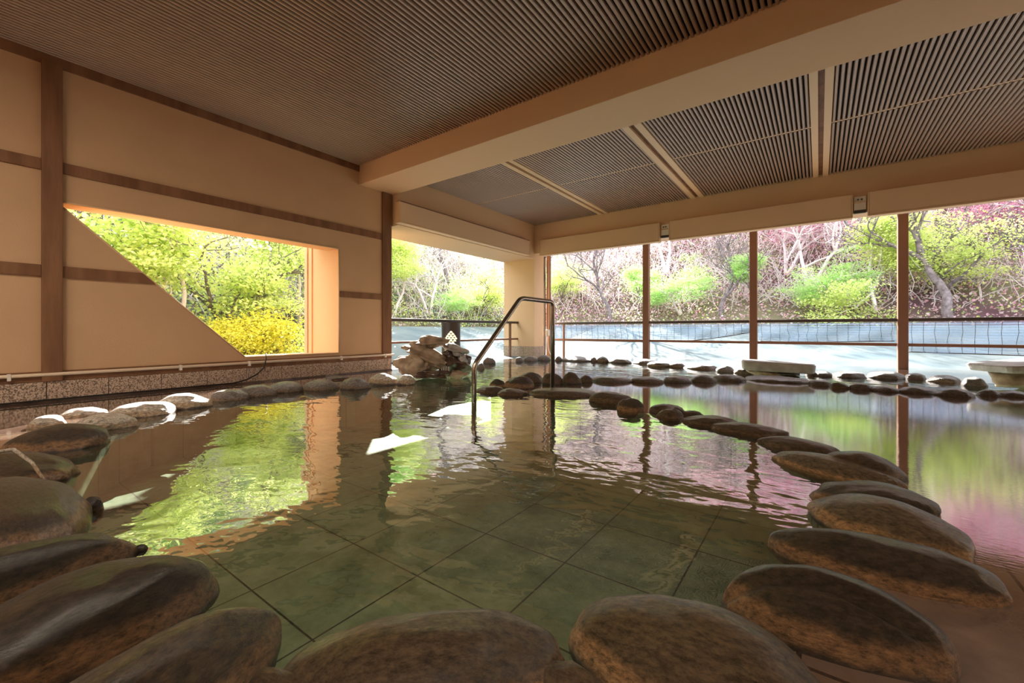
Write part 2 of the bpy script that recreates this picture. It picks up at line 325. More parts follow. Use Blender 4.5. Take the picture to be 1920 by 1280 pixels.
pbo = pb.build('floor_pool_basin', 'pool_tile'); struct(pbo, 'dark green tiled pool basin under the water')
wb = MB(); wb.add([(x, y, 0) for x, y in pool], [tuple(t) if Vector((*pool[t[1]],0)).__sub__(Vector((*pool[t[0]],0))).cross(Vector((*pool[t[2]],0))-Vector((*pool[t[0]],0))).z > 0 else tuple(t)[::-1] for t in pt])
wo = wb.build('bath_water', 'water')
tag(wo, 'clear rippled hot spring water filling the stone rimmed bath', 'water', kind='stuff')

# ---------------------------------------------------------------- left wall
WX, WO, CZ0 = -4.8, -5.04, 2.7
wb = MB()
prof = [(-3.2, -.004), (3.73, -.004), (3.73, 2.7), (-3.2, 2.7)]
winp = [(.603, 1.51), (1.905, .267), (2.957, .265), (2.957, 1.548), (.603, 1.551)]
o2 = [Vector((*p, 0)) for p in prof]; h2 = [Vector((*p, 0)) for p in winp[::-1]]
t2 = tessellate_polygon([o2, h2]); pts = o2+h2
for X in (WX, WO):
    wb.add([(X, p.x, p.y) for p in pts], [tuple(t) for t in t2])
k = len(winp)
wb.add([(WX, y, z) for y, z in winp]+[(WO, y, z) for y, z in winp], [(i, (i+1) % k, k+(i+1) % k, k+i) for i in range(k)], 1)
wb.add([(WX, y, z) for y, z in prof]+[(WO, y, z) for y, z in prof], [(i, (i+1) % 4, 4+(i+1) % 4, 4+i) for i in range(4)])
struct(wb.build('wall_left', ['plaster', 'jamb_lit_orange']), 'cream plaster wall with a slanting window opening')
T = WX+.018
def wtrim(name, y0, y1, z0, z1, x=T, m='brown_timber'): return struct(boxo(name, m, (WX, x, y0, y1, z0, z1), bevel=.003))
wtrim('trim_1', -3.2, 3.73, 2.585, 2.664)
wtrim('trim_2', .60, 3.59, 1.77, 1.856); wtrim('trim_2', -3.2, .49, 1.77, 1.856)
wtrim('trim_3', -3.2, .49, .957, 1.046)
q = MB(); q.add([(x, y, z) for x in (WX, T) for y, z in ((.6, .957), (1.175, .957), (1.083, 1.046), (.6, 1.046))], [(0, 1, 2, 3), (7, 6, 5, 4), (0, 4, 5, 1), (1, 5, 6, 2), (2, 6, 7, 3), (3, 7, 4, 0)])
struct(q.build('trim_4', 'brown_timber'))
wtrim('trim_5', 2.975, 3.59, .955, 1.028)
wtrim('trim_6', .49, .60, .155, 2.60, WX+.045)
wtrim('trim_7', 3.59, 3.735, .155, 2.418, WX+.03)
wtrim('trim_8', -3.2, 3.73, .155, .232, WX+.022)
# thin pale bead round the window edge
q = MB()
ring = [(y, z) for y, z in winp]
for a, b in zip(ring, ring[1:]+ring[:1]): q.tube([(WX+.004, *a), (WX+.004, *b)], .007, 6)
struct(q.build('window_1', 'ivory_paint'), 'pale bead round the slanted window opening')
struct(boxo('wall_rear', 'plaster', (WX, RX, -3.35, -3.2, -.004, CZ0)), 'cream plaster wall behind the viewpoint')
struct(boxo('wall_right', 'plaster', (RX, RX+.15, -3.35, 7.5, -.004, CZ0)), 'cream plaster wall far to the right')
# deep right-hand jamb and the sliding frame outside it
struct(boxo('trim_9', 'jamb_lit_orange', (-5.42, WO, 2.957, 3.10, .18, 1.75)))
struct(boxo('trim_10', 'jamb_lit_orange', (-5.48, -5.40, 2.94, 3.10, .10, 1.8), bevel=.004))
struct(boxo('trim_11', 'ivory_paint', (-5.56, -5.49, 2.925, 2.99, .10, 1.8), bevel=.004))
wb = MB(); wb.box(-5.60, WO, 1.7, 3.10, .10, .245); struct(wb.build('window_2', 'ivory_paint'), 'pale outer window sill')
struct(boxo('trim_added_hood', 'painted_concrete', (-5.36, WO, .2, 3.2, 1.70, 1.78)))  # added hood, out of view, keeps stray sun off the pool
# granite skirting, block by block (joints 0.35 m apart)
g = MB(); y = -3.2+.15
edges = [-3.2]+[.864-.349*i for i in range(12, 0, -1) if .864-.349*i > -3.15]+[.864+.349*i for i in range(0, 9)]+[3.735]
for a, b in zip(edges, edges[1:]): g.box(WX, WX+.03, a+.0025, b-.0025, 0, .153)
struct(g.build('baseboard_left', 'granite'), 'speckled granite skirting blocks along the plaster wall')
g = MB(); g.box(WX, WX+.045, -3.2, 3.73, -.004, .012); struct(g.build('baseboard_shadow_line', 'dark_rock'))  # dark strip standing in for the shadow line under the skirting

pipe = empty('wall_pipe', (WX+.04, 0, .208), 'long cream conduit pipe clipped along the foot of the plaster wall', 'pipe')
q = MB(); q.tube([(0, -3.2, 0), (0, 3.76, 0)], .014, 10); q.build('pipe_run', 'white_pipe', pipe)
for yy in (-.7, .33, 1.35, 1.93, 2.97, 3.62):
    q = MB(); q.box(-.02, .016, yy-.010, yy+.010, -.032, .018); q.build('pipe_clip', 'white_plastic', pipe, bevel=.003)
q = MB(); cp = [(-4.775, 2.10, .30), (-4.74, 2.085, .24), (-4.735, 2.06, .15), (-4.74, 2.0, .09), (-4.74, 1.9, .04), (-4.73, 1.78, .018), (-4.73, 1.4, .018), (-4.735, .9, .018), (-4.735, .1, .018), (-4.735, -1.2, .018)]
q.tube(cp, .006, 8); tag(q.build('power_cord', 'rubber'), 'thin black cord dropping from the window sill and trailing along the granite skirting', 'cord')

# ---------------------------------------------------------------- ceilings, beams, battens
CZ = 2.665
def slats(name, x0, x1, y0, y1, pitch=.040, label=None):
    q = MB(); q.box(x0, x1, y0, y1, CZ+.02, CZ+.06, 1)
    k = int((x1-x0)/pitch)
    for i in range(k):
        x = x0+(i+.5)*(x1-x0)/k
        w = pitch*.34
        vs = [(xx, yy, zz) for yy in (y0, y1) for xx, zz in ((x-w, CZ+.02), (x-w*.8, CZ+.003), (x-w*.4, CZ-.002), (x+w*.4, CZ-.002), (x+w*.8, CZ+.003), (x+w, CZ+.02))]
        q.add(vs, [(a, a+1, a+7, a+6) for a in range(5)]+[(0, 5, 4, 3, 2, 1), (6, 7, 8, 9, 10, 11)], 0)
    o = q.build(name, ['slat_metal', 'slat_backing']); struct(o, label); return o
slats('ceiling', WX, RX, -3.2, 3.24, label='finely ribbed dark metal ceiling over the bath')
bats = [(-3.26, -3.08), (-1.67, -1.47), (-.07, .10), (4.75, 4.92)]
xs = [-4.68]+[v for b in bats for v in b]+[RX]
for i in range(0, len(xs)-1, 2):
    if xs[i+1]-xs[i] < .1: continue
    slats('ceiling_panel', xs[i], xs[i+1], 3.77, 5.408); slats('ceiling_panel', xs[i], xs[i+1], 5.432, 7.22)
    q = MB(); q.box(xs[i], xs[i+1], 5.408, 5.432, CZ+.004, CZ+.02); struct(q.build('trim_joint', 'ivory_paint'))
struct(boxo('ceiling_slab', 'painted_concrete', (-5.5, RX, -3.2, 7.6, CZ+.065, CZ+.25)))
for a, b in bats:
    q = MB(); w = (b-a)*.36
    q.box(a, a+w, 3.77, 7.22, CZ-.012, CZ+.03); q.box(b-w, b, 3.77, 7.22, CZ-.012, CZ+.03); q.box(a+w, b-w, 3.77, 7.22, CZ+.02, CZ+.03, 1)
    struct(q.build('trim_batten', ['ivory_paint', 'brown_timber']))
struct(boxo('ceiling_beam', 'painted_concrete', (WX, RX, 3.24, 3.77, 2.418, CZ+.06), bevel=.004), 'wide cream beam crossing the ceiling')
struct(boxo('wall_left_beam', 'painted_concrete', (-5.45, -4.68, 3.77, 7.2, 1.99, CZ+.06)))
struct(boxo('wall_left_beam', 'painted_concrete', (-5.45, WO, 3.2, 3.77, 1.99, CZ+.06)))
struct(boxo('wall_back_beam', 'painted_concrete', (-4.68, RX, 7.2, 7.5, 2.09, CZ+.06)))
struct(boxo('ceiling_eave_unseen', 'painted_concrete', (-5.65, -5.45, 4.4, 9.0, 2.16, 2.3)))  # left eave added out of view, sized by where it cuts the sun
struct(boxo('ceiling_eave_unseen', 'painted_concrete', (-5.45, RX, 7.6, 8.3, 2.42, 2.6)))
# corner pillar
pil = boxo('wall_pillar', 'painted_concrete', (-5.45, -4.68, 7.2, 7.56, .21, 2.09)); struct(pil, 'cream corner pillar')
q = MB()
for a, b in ((-5.45, -5.19), (-5.19, -4.935), (-4.935, -4.665)): q.box(a+.002, b-.002, 7.185, 7.2, -.004, .21)
q.box(-4.68, -4.665, 7.187, 7.37, -.004, .21); q.box(-4.68, -4.665, 7.374, 7.56, -.004, .21); q.box(-5.44, -4.685, 7.2, 7.55, -.004, .21)
struct(q.build('baseboard_pillar', 'granite'))

# ---------------------------------------------------------------- roller blind boxes
def blind(name, b, label, along, group='blind boxes under the beams'):
    x0, x1, y0, y1, z0, z1 = b
    e = empty(name, ((x0+x1)/2, (y0+y1)/2, z0), label, 'blind', group)
    ox, oy = e.location.x, e.location.y
    def part(nm, m, bb, bev=.004):
        q = MB(); q.box(bb[0]-ox, bb[1]-ox, bb[2]-oy, bb[3]-oy, bb[4]-z0, bb[5]-z0); return q.build(nm, m, e, bev)
    part('casing', 'blind_metal', (x0, x1, y0, y1, z0+.018, z1), .008)
    if along == 'x':
        part('bottom_rail', 'ivory_paint', (x0-.004, x1+.004, y0-.006, y1, z0, z0+.020)); part('end_cap', 'ivory_paint', (x0-.012, x0, y0-.004, y1, z0, z1)); part('end_cap', 'ivory_paint', (x1, x1+.012, y0-.004, y1, z0, z1))
    else:
        part('bottom_rail', 'ivory_paint', (x0, x1+.006, y0-.004, y1+.004, z0, z0+.020)); part('end_cap', 'ivory_paint', (x0, x1+.004, y0-.012, y0, z0, z1)); part('end_cap', 'ivory_paint', (x0, x1+.004, y1, y1+.012, z0, z1))
        part('top_lip', 'brown_steel', (x0, x1+.008, y0, y1, z1-.004, z1+.010))
    return e
blind('roller_blind_box', (-4.68, -4.58, 3.73, 6.88, 2.0, 2.29), 'long cream blind box on the left beam, above the opening with the rock fountain', 'y')
blind('roller_blind_box', (-4.486, -2.16, 7.11, 7.22, 2.015, 2.33), 'shortest cream blind box on the back beam, next to the corner pillar', 'x')
blind('roller_blind_box', (-1.98, .345, 7.11, 7.22, 2.015, 2.33), 'middle cream blind box on the back beam, between the two gaps', 'x')
blind('roller_blind_box', (.52, 3.2, 7.11, 7.22, 2.015, 2.33), 'rightmost cream blind box on the back beam, cut off by the frame', 'x')
for x0, lab in ((-2.143, 'small grey bracket block in the left gap between blind boxes'), (.362, 'small cream bracket block with two dark holes in the right gap between blind boxes')):
    e = empty('blind_bracket', (x0+.07, 7.2, 2.1), lab, 'bracket')
    q = MB(); q.box(-.062, .062, -.035, .02, .02, .20); q.build('bracket_plate', 'white_plastic', e, .004)
    q = MB(); q.box(-.055, .055, -.05, -.036, .11, .125); q.build('bracket_lip', 'ivory_paint', e)
    q = MB(); q.box(-.03, -.01, -.045, -.034, .150, .165); q.box(.008, .028, -.045, -.034, .150, .165); q.build('bracket_hole', 'rubber', e)
    q = MB(); q.box(-.062, .062, -.04, .0, -.02, .012); q.build('bracket_foot', 'dark_steel', e)

# ---------------------------------------------------------------- railings and posts
posts = []
for x, lab in ((-2.659, 'slim brown steel post nearest the corner pillar'), (-.878, 'middle brown steel post behind the flat stone slab'), (.945, 'brown steel post furthest to the right of the railing')):
    o = boxo('steel_post', 'brown_steel', (x-.055, x+.055, 7.945, 8.055, -.02, 2.45), bevel=.006); local(o, (x, 8, -.02)); tag(o, lab, 'post', 'posts along the back railing')
def rail(name, loc, rz, length, label, stubs, zt=.69, zm=.34, t=.042):
    e = empty(name, loc, label, 'railing', None, rz)
    q = MB(); q.box(0, length, -.03, .03, zt-.025, zt+.022); q.build('top_rail', 'dark_steel', e, .006)
    q = MB(); q.box(0, length, -.016, .016, zm-t/2, zm+t/2); q.build('mid_rail', 'brown_steel', e, .004)
    for s in stubs: q = MB(); q.box(s-.02, s+.02, -.02, .02, -.01, zt-.02); q.build('rail_post', 'brown_steel', e, .003)
    return e
rail('side_railing', (-5.1, 3.74, 0), PI/2, 3.52, 'dark handrail across the left opening behind the rock fountain', [.03, 3.2], .70, .36, .035)
for x0, x1, lab, st in ((-4.75, -2.72, 'railing bay between the corner pillar and the first post', [.31]), (-2.60, -.94, 'railing bay between the first and the middle post', []), (-.82, .885, 'railing bay between the middle and the right post', []), (1.005, 3.4, 'railing bay right of the last post', [2.3])):
    rail('back_railing', (x0, 8, 0), 0, x1-x0, lab, st)
fr = empty('corner_frame', (-4.79, 7.95, 0), 'dark vertical frame standing beside the corner pillar', 'frame')
q = MB(); q.box(-.045, .03, -.03, .05, -.01, 2.45); q.build('frame_post', 'brown_timber', fr, .004)
q = MB(); q.box(-.11, -.075, -.05, .0, -.01, 2.45); q.build('frame_channel', 'dark_steel', fr)
sb = empty('switch_box', (-4.62, 7.62, .40), 'small grey switch box with a curling cable beside the corner pillar', 'switch box')
q = MB(); q.box(-.035, .035, -.03, .03, .02, .15); q.build('box_body', 'white_plastic', sb, .006)
q = MB(); q.tube([(0, 0, .02), (.005, -.01, -.08), (.02, -.01, -.2), (.05, -.02, -.3), (.09, -.04, -.36), (.16, -.06, -.39)], .010, 8); q.build('cable', 'white_plastic', sb)
q = MB(); q.tube([(0, 0, .15), (0, 0, .5), (-.01, 0, 1.6)], .008, 8); q.build('conduit', 'dark_steel', sb)

# privacy nets hung along the railing
def net(x0, x1, zb, label, seed):
    rnd = random.Random(seed); nx, nz = 40, 8
    q = MB(); vs = []
    for i in range(nx+1):
        u = i/nx; x = x0+(x1-x0)*u; b = zb(u)
        for j in range(nz+1):
            v = j/nz; z = .655+(b-.655)*v
            y = 8.07+.03*math.sin(v*PI)+.012*math.sin(u*17+v*5+seed)
            vs.append((x, y, z))
    q.add(vs, [(i*(nz+1)+j, i*(nz+1)+j+1, (i+1)*(nz+1)+j+1, (i+1)*(nz+1)+j) for i in range(nx) for j in range(nz)], 0, True)
    xw = x0+.04
    while xw < x1-.02:
        u = (xw-x0)/(x1-x0); b = zb(u); k = rnd.uniform(-.012, .012)
        q.tube([(xw, 8.062, .655), (xw+k, 8.045+.03, .655*.66+b*.34), (xw-k, 8.095, .655*.33+b*.67), (xw+k*.5, 8.07, b)], .0028, 4, 1, False)
        xw += .125+rnd.uniform(-.01, .01)
    o = q.build('privacy_net', ['net_film', 'dark_steel']); 
    c = ((x0+x1)/2, 8.07, .3); local(o, c); tag(o, label, 'net', 'nets hung on the back railing')
    h = MB(); h.tube([(x0+(x1-x0)*i/24-c[0], 0, zb(i/24)-c[2]) for i in range(25)], .007, 6); h.build('hem_cord', 'dark_steel', o)
net(-4.72, -2.72, lambda u: .315, 'pale blue net hanging flat in the bay beside the corner pillar', 1)
net(-2.59, -.94, lambda u: .345 if u < .35 else .345+.16*((u-.35)/.65)**1.4, 'pale blue net whose sagging lower edge climbs to the right', 2)
net(-.81, .87, lambda u: .36-.012*math.sin(u*PI)+.03*u, 'pale blue net with an almost level hem between middle and right posts', 3)
net(1.01, 3.3, lambda u: .24-.03*u, 'pale blue net hanging lowest, right of the last post', 4)

# ---------------------------------------------------------------- stainless handrail standing in the bath
hr = empty('pool_handrail', (-2.13, 2.435, -.35), 'bent stainless steel grab rail rising out of the water by the bath steps', 'handrail')
O = Vector(hr.location)
def arc(pts, r=.05, n=6):
    out = [Vector(pts[0])]
    for a, b, c in zip(pts, pts[1:], pts[2:]):
        a, b, c = Vector(a), Vector(b), Vector(c); p = b+(a-b).normalized()*r; s = b+(c-b).normalized()*r
        for i in range(n+1):
            t = i/n; out.append((1-t)**2*p+2*t*(1-t)*b+t*t*s)
    out.append(Vector(pts[-1])); return [v for v in out]
near, far = Vector((-2.13, 2.435, 0)), Vector((-1.934, 3.28, 0))
d = far-near
P = [near+Vector((0, 0, -.35)), near+Vector((0, 0, .277)), near+d*.55+Vector((0, 0, .815)), far+Vector((0, 0, .80)), far+Vector((0, 0, -.03))]
P = [p-O for p in P]
q = MB(); q.tube(arc(P, .045), .0195, 16); q.build('rail_tube', 'stainless', hr)
q = MB(); q.lathe([(.02, 0), (.045, 0), (.045, .008), (.02, .012)], 0, 0); q.build('floor_flange', 'stainless', hr)
q = MB(); q.lathe([(.02, .345), (.04, .345), (.04, .353), (.02, .357)], far.x-O.x, far.y-O.y); q.build('deck_flange', 'stainless', hr)

# ---------------------------------------------------------------- stones
def river_stone(name, x, y, a, b, yaw, H, m, seed, res=24, kind=0, low=.05):
    nu, nv = int(res*1.6), res; vs = []
    sd = Vector((seed*3.17, seed*1.3, seed*.7))
    for j in range(nv+1):
        ph = -PI/2+PI*j/nv
        for i in range(nu):
            t = 2*PI*i/nu
            cx, cy, cz = math.cos(ph)*math.cos(t), math.cos(ph)*math.sin(t), math.sin(ph)
            if cz < 0: cz *= max(.35, low/H)
            p = Vector((cx*a, cy*b, cz*H))
            nn = noise.noise(Vector((cx*1.1, cy*1.1, cz*.9))+sd)*(.20 if res < 40 else .15)+noise.noise(Vector((cx*3, cy*3, cz*2.4))+sd)*(.08 if res < 40 else .05)
            f = 1+nn*(1 if kind == 0 else .7)
            p = Vector((p.x*f, p.y*f, p.z*(1+nn*.6)))
            if kind == 1 and cz > 0:   # a long groove along the stone
                g = math.exp(-((cy+.35+.25*cx)/.14)**2)*.22*max(0, cz)**.5; p.z -= g*H
            if kind == 2 and cz > 0:   # flattened slab top
                p.z = min(p.z, H*(.78+.1*noise.noise(Vector((cx*3, cy*3, 0))+sd)))
            vs.append(p)
    q = MB(); q.add(vs, [(j*nu+i, j*nu+(i+1) % nu, (j+1)*nu+(i+1) % nu, (j+1)*nu+i) for j in range(nv) for i in range(nu)], 0, True)
    o = q.build(name, m); o.location = (x, y, 0); o.rotation_euler = (0, 0, math.radians(yaw)); return o
lab = {
's1': 'smallest stone touching the foot of the rock fountain', 's2': 'sunlit pale stone second from the rock fountain on the left rim',
's3': 'grey stone with a dark cleft, third from the rock fountain on the left rim', 's4': 'flat grey speckled stone, fourth from the rock fountain on the left rim',
's5': 'rounded grey stone, fifth from the rock fountain on the left rim', 's6': 'flat grey stone with a dark end, sixth from the rock fountain on the left rim',
's7': 'smooth grey stone at the end of the grey run, just right of the sunlit stones', 's8': 'large sunlit stone next to the grey stones on the left rim',
's9': 'broad sunlit white topped stone in the middle of the sunlit group', 's10': 'low sunlit stone set back from the water behind the sunlit group',
's11': 'sunlit stone with a white rounded nose jutting into the bath', 's12': 'small sunlit stone behind the largest sunlit stone at the left edge',
's13': 'large brown stone with a bright sunlit rim, leftmost of the sunlit group', 's14': 'brown stone at the left frame edge with a thin stem lying over it',
's15': 'big glossy brown stone at the left frame edge with a white sheen on top', 's15b': 'tiny pointed stone poking out beside the glossy brown stone',
's16': 'long low brown stone between the glossy stone and the biggest left stone', 's16b': 'tiny pebble just above the water near the long brown stones',
's17': 'very large dark brown boulder in the lower left with a tan lower edge', 's18': 'textured tan brown boulder in the bottom left, right of the darkest boulder',
's19': 'small tan stone wedged between the two front boulders', 's20': 'broad domed boulder front and centre with a pale worn patch',
's21': 'small furrowed stone wedged right of the front centre boulder', 's22': 'round brown boulder with a dimple, right of the front centre boulder',
's23': 'large dark boulder with a long groove in the lower right', 's24': 'long dark stone with a chipped nose on the right rim',
's25': 'oval stone with an orange ringed end on the right rim', 's26': 'flat tan stone hidden behind the orange ringed stone',
's27': 'long pale topped stone with a ragged left end on the right rim', 's28': 'brown stone lying behind the pale topped stone, outer side of the rim',
's29': 'smooth flat brown stone tapering to the right, mid right rim', 's30': 'flat rounded brown stone with its thick end to the left, further up the right rim',
's31': 'slender dark stone above the flat rounded brown stone', 's32': 'low dark stone behind two small ones on the right rim',
's32b': 'small dark stone overlapping a low one on the right rim', 's32c': 'thin dark sliver of stone trailing right of the small dark ones',
's33': 'roundish lighter stone standing alone in the water of the right rim', 's34': 'dark stone just right of the long flat edging slab',
's35': 'long flat brown edging slab at the foot of the grab rail', 's36': 'flat stone just left of the long edging slab',
's37': 'thin stone at the tip of the rim nearest the grab rail', 's38': 'little brown stone above the tip of the rim',
's39': 'striped brown stone stacked at the head of the dividing rim', 's40': 'dark mossy lump behind the striped brown stone',
's41': 'dark round lump directly behind the grab rail post', 's42': 'dark lump right of the grab rail post'}
BIG = {'s13', 's14', 's15', 's16', 's17', 's18', 's20', 's22', 's23', 's24', 's25'}
matof = {}
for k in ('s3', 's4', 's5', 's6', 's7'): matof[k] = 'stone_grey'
for k in ('s1', 's2', 's8', 's9', 's10', 's11', 's12'): matof[k] = 'stone_tan_sunlit'  # stones in the sun patch get the brightened colour
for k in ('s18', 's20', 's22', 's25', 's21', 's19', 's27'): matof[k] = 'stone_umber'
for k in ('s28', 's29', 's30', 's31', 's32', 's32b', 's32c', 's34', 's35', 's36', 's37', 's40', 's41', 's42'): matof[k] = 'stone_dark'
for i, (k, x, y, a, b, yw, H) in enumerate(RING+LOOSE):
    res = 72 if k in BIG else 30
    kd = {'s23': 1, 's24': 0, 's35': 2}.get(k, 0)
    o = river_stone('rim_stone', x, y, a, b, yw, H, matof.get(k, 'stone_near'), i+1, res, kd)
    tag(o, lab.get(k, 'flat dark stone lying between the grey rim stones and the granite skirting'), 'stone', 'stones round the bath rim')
ordn = 'first second third fourth fifth sixth seventh eighth ninth tenth eleventh twelfth thirteenth fourteenth fifteenth sixteenth seventeenth eighteenth nineteenth twentieth twenty-first twenty-second twenty-third'.split()
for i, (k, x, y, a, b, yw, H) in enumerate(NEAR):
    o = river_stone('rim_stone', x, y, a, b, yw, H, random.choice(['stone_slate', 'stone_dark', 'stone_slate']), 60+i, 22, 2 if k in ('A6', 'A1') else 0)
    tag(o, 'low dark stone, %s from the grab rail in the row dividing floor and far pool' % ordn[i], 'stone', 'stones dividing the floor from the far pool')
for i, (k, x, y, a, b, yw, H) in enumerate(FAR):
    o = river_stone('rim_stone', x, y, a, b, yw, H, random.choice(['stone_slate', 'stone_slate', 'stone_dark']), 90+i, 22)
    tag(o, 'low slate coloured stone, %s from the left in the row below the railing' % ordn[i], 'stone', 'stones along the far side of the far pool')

def rock(name, pos, dims, m, seed, parent=None, rot=(0, 0, 0), rough=.28, flat=None, sub=4, facets=9):
    """an angular rock: a sphere cut by random planes and roughened"""
    rnd = random.Random(seed); bm = bmesh.new(); bmesh.ops.create_icosphere(bm, subdivisions=sub, radius=1)
    pl = []
    for _ in range(facets):
        n_ = Vector((rnd.gauss(0, 1), rnd.gauss(0, 1), rnd.gauss(0, 1))).normalized(); pl.append((n_, rnd.uniform(.55, .85)))
    for v in bm.verts:
        c = v.co.copy()
        for n_, d_ in pl:
            k_ = c.dot(n_)
            if k_ > d_: c -= n_*(k_-d_)*.85
        f = 1+noise.noise(c*1.6+Vector((seed, 0, 0)))*rough+noise.noise(c*5+Vector((seed, 3, 0)))*rough*.25
        c *= f
        v.co = Vector((c.x*dims[0], c.y*dims[1], c.z*dims[2]))
        if flat: v.co.z = max(min(v.co.z, flat*dims[2]), -flat*dims[2])
    me = bpy.data.meshes.new(name); bm.to_mesh(me); bm.free(); me.materials.append(M[m])
    for p in me.polygons: p.use_smooth = True
    o = bpy.data.objects.new(name, me); C.objects.link(o); o.location = pos; o.rotation_euler = rot
    if parent: o.parent = parent
    return o
# rock fountain: stacked rocks, each a thing of its own
FD = 4.9; th = math.radians(36.041); Fv = Vector((-math.sin(th), math.cos(th), 0)); Rv = Vector((math.cos(th), math.sin(th), 0))
base = Fv*FD+Rv*(-.187*FD)
def fp(u, w, z): p = base+Rv*u+Fv*w; return (p.x, p.y, z)
FR = [((-.18, -.02, .14), (.26, .20, .15), 'cork_rock', 'pitted brown rock at the lower left of the fountain pile', 11, (0, .15, .6)),
      ((-.09, -.05, .27), (.28, .20, .10), 'cork_rock', 'wide wedge shaped rock across the middle of the fountain pile', 12, (.1, .30, .7)),
      ((-.03, 0, .405), (.20, .15, .072), 'cork_rock', 'flat topped block crowning the fountain pile', 13, (0, -.05, .63)),
      ((.24, .10, .32), (.17, .14, .065), 'grey_slab', 'pale sunlit rock jutting from the upper right of the fountain pile', 14, (0, .25, .6)),
      ((.23, .08, .14), (.19, .16, .17), 'dark_rock', 'dark rock set back at the right of the fountain pile, recess shade in its colour', 15, (0, 0, .4)),  # dark colour stands in for the shaded recess in the pile
      ((.34, .02, .20), (.06, .06, .06), 'grey_slab', 'small pale stone at the right edge of the fountain pile', 16, (0, 0, 0)),
      ((-.27, -.03, .335), (.09, .08, .035), 'cork_rock', 'thin pointed shard sticking out left of the fountain pile', 17, (0, .25, .6)),
      ((-.02, -.16, .05), (.22, .10, .05), 'dark_rock', 'black wet foot stone in the water below the fountain pile', 18, (0, 0, .6)),
      ((.30, -.10, .035), (.11, .09, .045), 'cork_rock', 'low brown stone awash at the right foot of the fountain pile', 19, (0, 0, .3))]
for (u, w, z), dm, m, lb, sd, rt in FR:
    tag(rock('fountain_rock', fp(u, w, z), tuple(t*1.06 for t in dm), m, sd, rot=rt, rough=.5, sub=5), lb, 'rock', 'rocks of the fountain pile')
q = MB(); s0 = Vector(fp(.10, -.02, .17))
for k_ in range(5):
    du = .02*k_; q.tube([s0+Rv*du, s0+Rv*(du+.01)-Fv*.05+Vector((0, 0, -.03)), s0+Rv*(du+.02)-Fv*.09+Vector((0, 0, -.10)), s0+Rv*(du+.03)-Fv*.10+Vector((0, 0, -.17))], [.008, .006, .005, .008], 7)
M['water_stream'] = M['white_plastic']
tag(q.build('water_trickle', 'water_stream'), 'thin white trickle running down the dark fountain rock', 'water', kind='stuff')

# slabs and rocks by the far pool
def slab(name, pos, L_, W_, Tk, m, seed, rz, tilt, label, cat, tx=0):
    rnd = random.Random(seed); bm = bmesh.new(); n_ = 26; ring = []
    for i in range(n_):
        t = 2*PI*i/n_; e = .28
        x = L_/2*math.copysign(abs(math.cos(t))**e, math.cos(t)); y = W_/2*math.copysign(abs(math.sin(t))**e, math.sin(t))
        f = 1+.05*noise.noise(Vector((x*3, y*3, seed))); ring.append((x*f, y*f))
    q = MB(); lv = [(-.5, .90), (-.42, .97), (-.1, .99), (.35, 1), (.5, .965)]
    vs = [(x*s, y*s, z*Tk*(1+.1*noise.noise(Vector((x*4, y*4, z*3+seed))))) for z, s in lv for x, y in ring]
    fs = [(j*n_+i, j*n_+(i+1) % n_, (j+1)*n_+(i+1) % n_, (j+1)*n_+i) for j in range(len(lv)-1) for i in range(n_)]
    fs += [tuple(range(n_))[::-1], tuple((len(lv)-1)*n_+i for i in range(n_))]
    q.add(vs, fs); o = q.build(name, m); o.location = pos; o.rotation_euler = (tx, tilt, rz); tag(o, label, cat); return o
slab('stone_slab', (-.42, 5.95, .115), .74, .46, .11, 'grey_slab', 5, math.radians(8), .03, 'thick flat grey slab resting between the far stone rows behind the middle post', 'slab')
tag(rock('support_stone', (-.52, 5.92, .03), (.18, .15, .06), 'cork_rock', 31), 'brown stone propping up the thick flat grey slab', 'rock')
tag(rock('support_stone', (-.30, 5.98, .03), (.16, .15, .055), 'dark_rock', 32), 'darker stone under the right half of the thick grey slab', 'rock')
slab('stone_slab', (1.62, 6.02, .225), .85, .5, .07, 'grey_slab', 6, math.radians(32), -.09, 'long tilted slab at the right frame edge, resting on brown rocks', 'slab')
tag(rock('support_stone', (1.55, 5.98, .085), (.27, .20, .115), 'cork_rock', 33, rot=(0, 0, .5)), 'brown rock under the tilted slab at the right frame edge', 'rock')
tag(rock('support_stone', (1.85, 6.15, .085), (.25, .2, .11), 'dark_rock', 34), 'dark rock behind the brown one at the right frame edge', 'rock')
q = MB(); q.tube([(-2.45, .12, .10), (-2.30, .17, .128), (-2.15, .20, .10), (-1.98, .215, .06), (-1.88, .215, .035)], [.006, .006, .005, .004, .003], 7)
tag(q.build('dry_stem', 'stone_tan_sunlit'), 'thin dry stem curling over the stones at the left frame edge', 'stem')

# ---------------------------------------------------------------- lantern with a pine cone crest
lp = Vector((-4.97, 5.10, 0))
ln = empty('crest_lantern', lp, 'dark round lantern column with a glowing pine cone crest behind the rock fountain', 'lantern')
q = MB(); q.lathe([(0, 0), (.17, 0), (.165, .03), (.155, .04), (.155, .655), (.165, .66), (.165, .672), (0, .672)], 0, 0, 40); q.build('column', 'dark_steel', ln)
vd = (Vector((0, 0, 0))-lp); ang = math.atan2(vd.y, vd.x)
cz0 = .42
def petal(row, k, cu, cv, r):
    q = MB(); vs = []; N = 14
    def P3(u, v):
        a = ang+u/.158; rr = .158; return (rr*math.cos(a), rr*math.sin(a), cz0+v)
    pts = [(cu, cv)]
    for i in range(N+1):
        t = PI*(-.02)+PI*1.04*i/N; pts.append((cu+r*math.cos(t)*.95, cv+r*1.18*math.sin(t)))
    q.add([P3(*p) for p in pts], [(0, i, i+1) for i in range(1, N+1)])
    q.build('crest_scale', 'lantern_glow', ln)
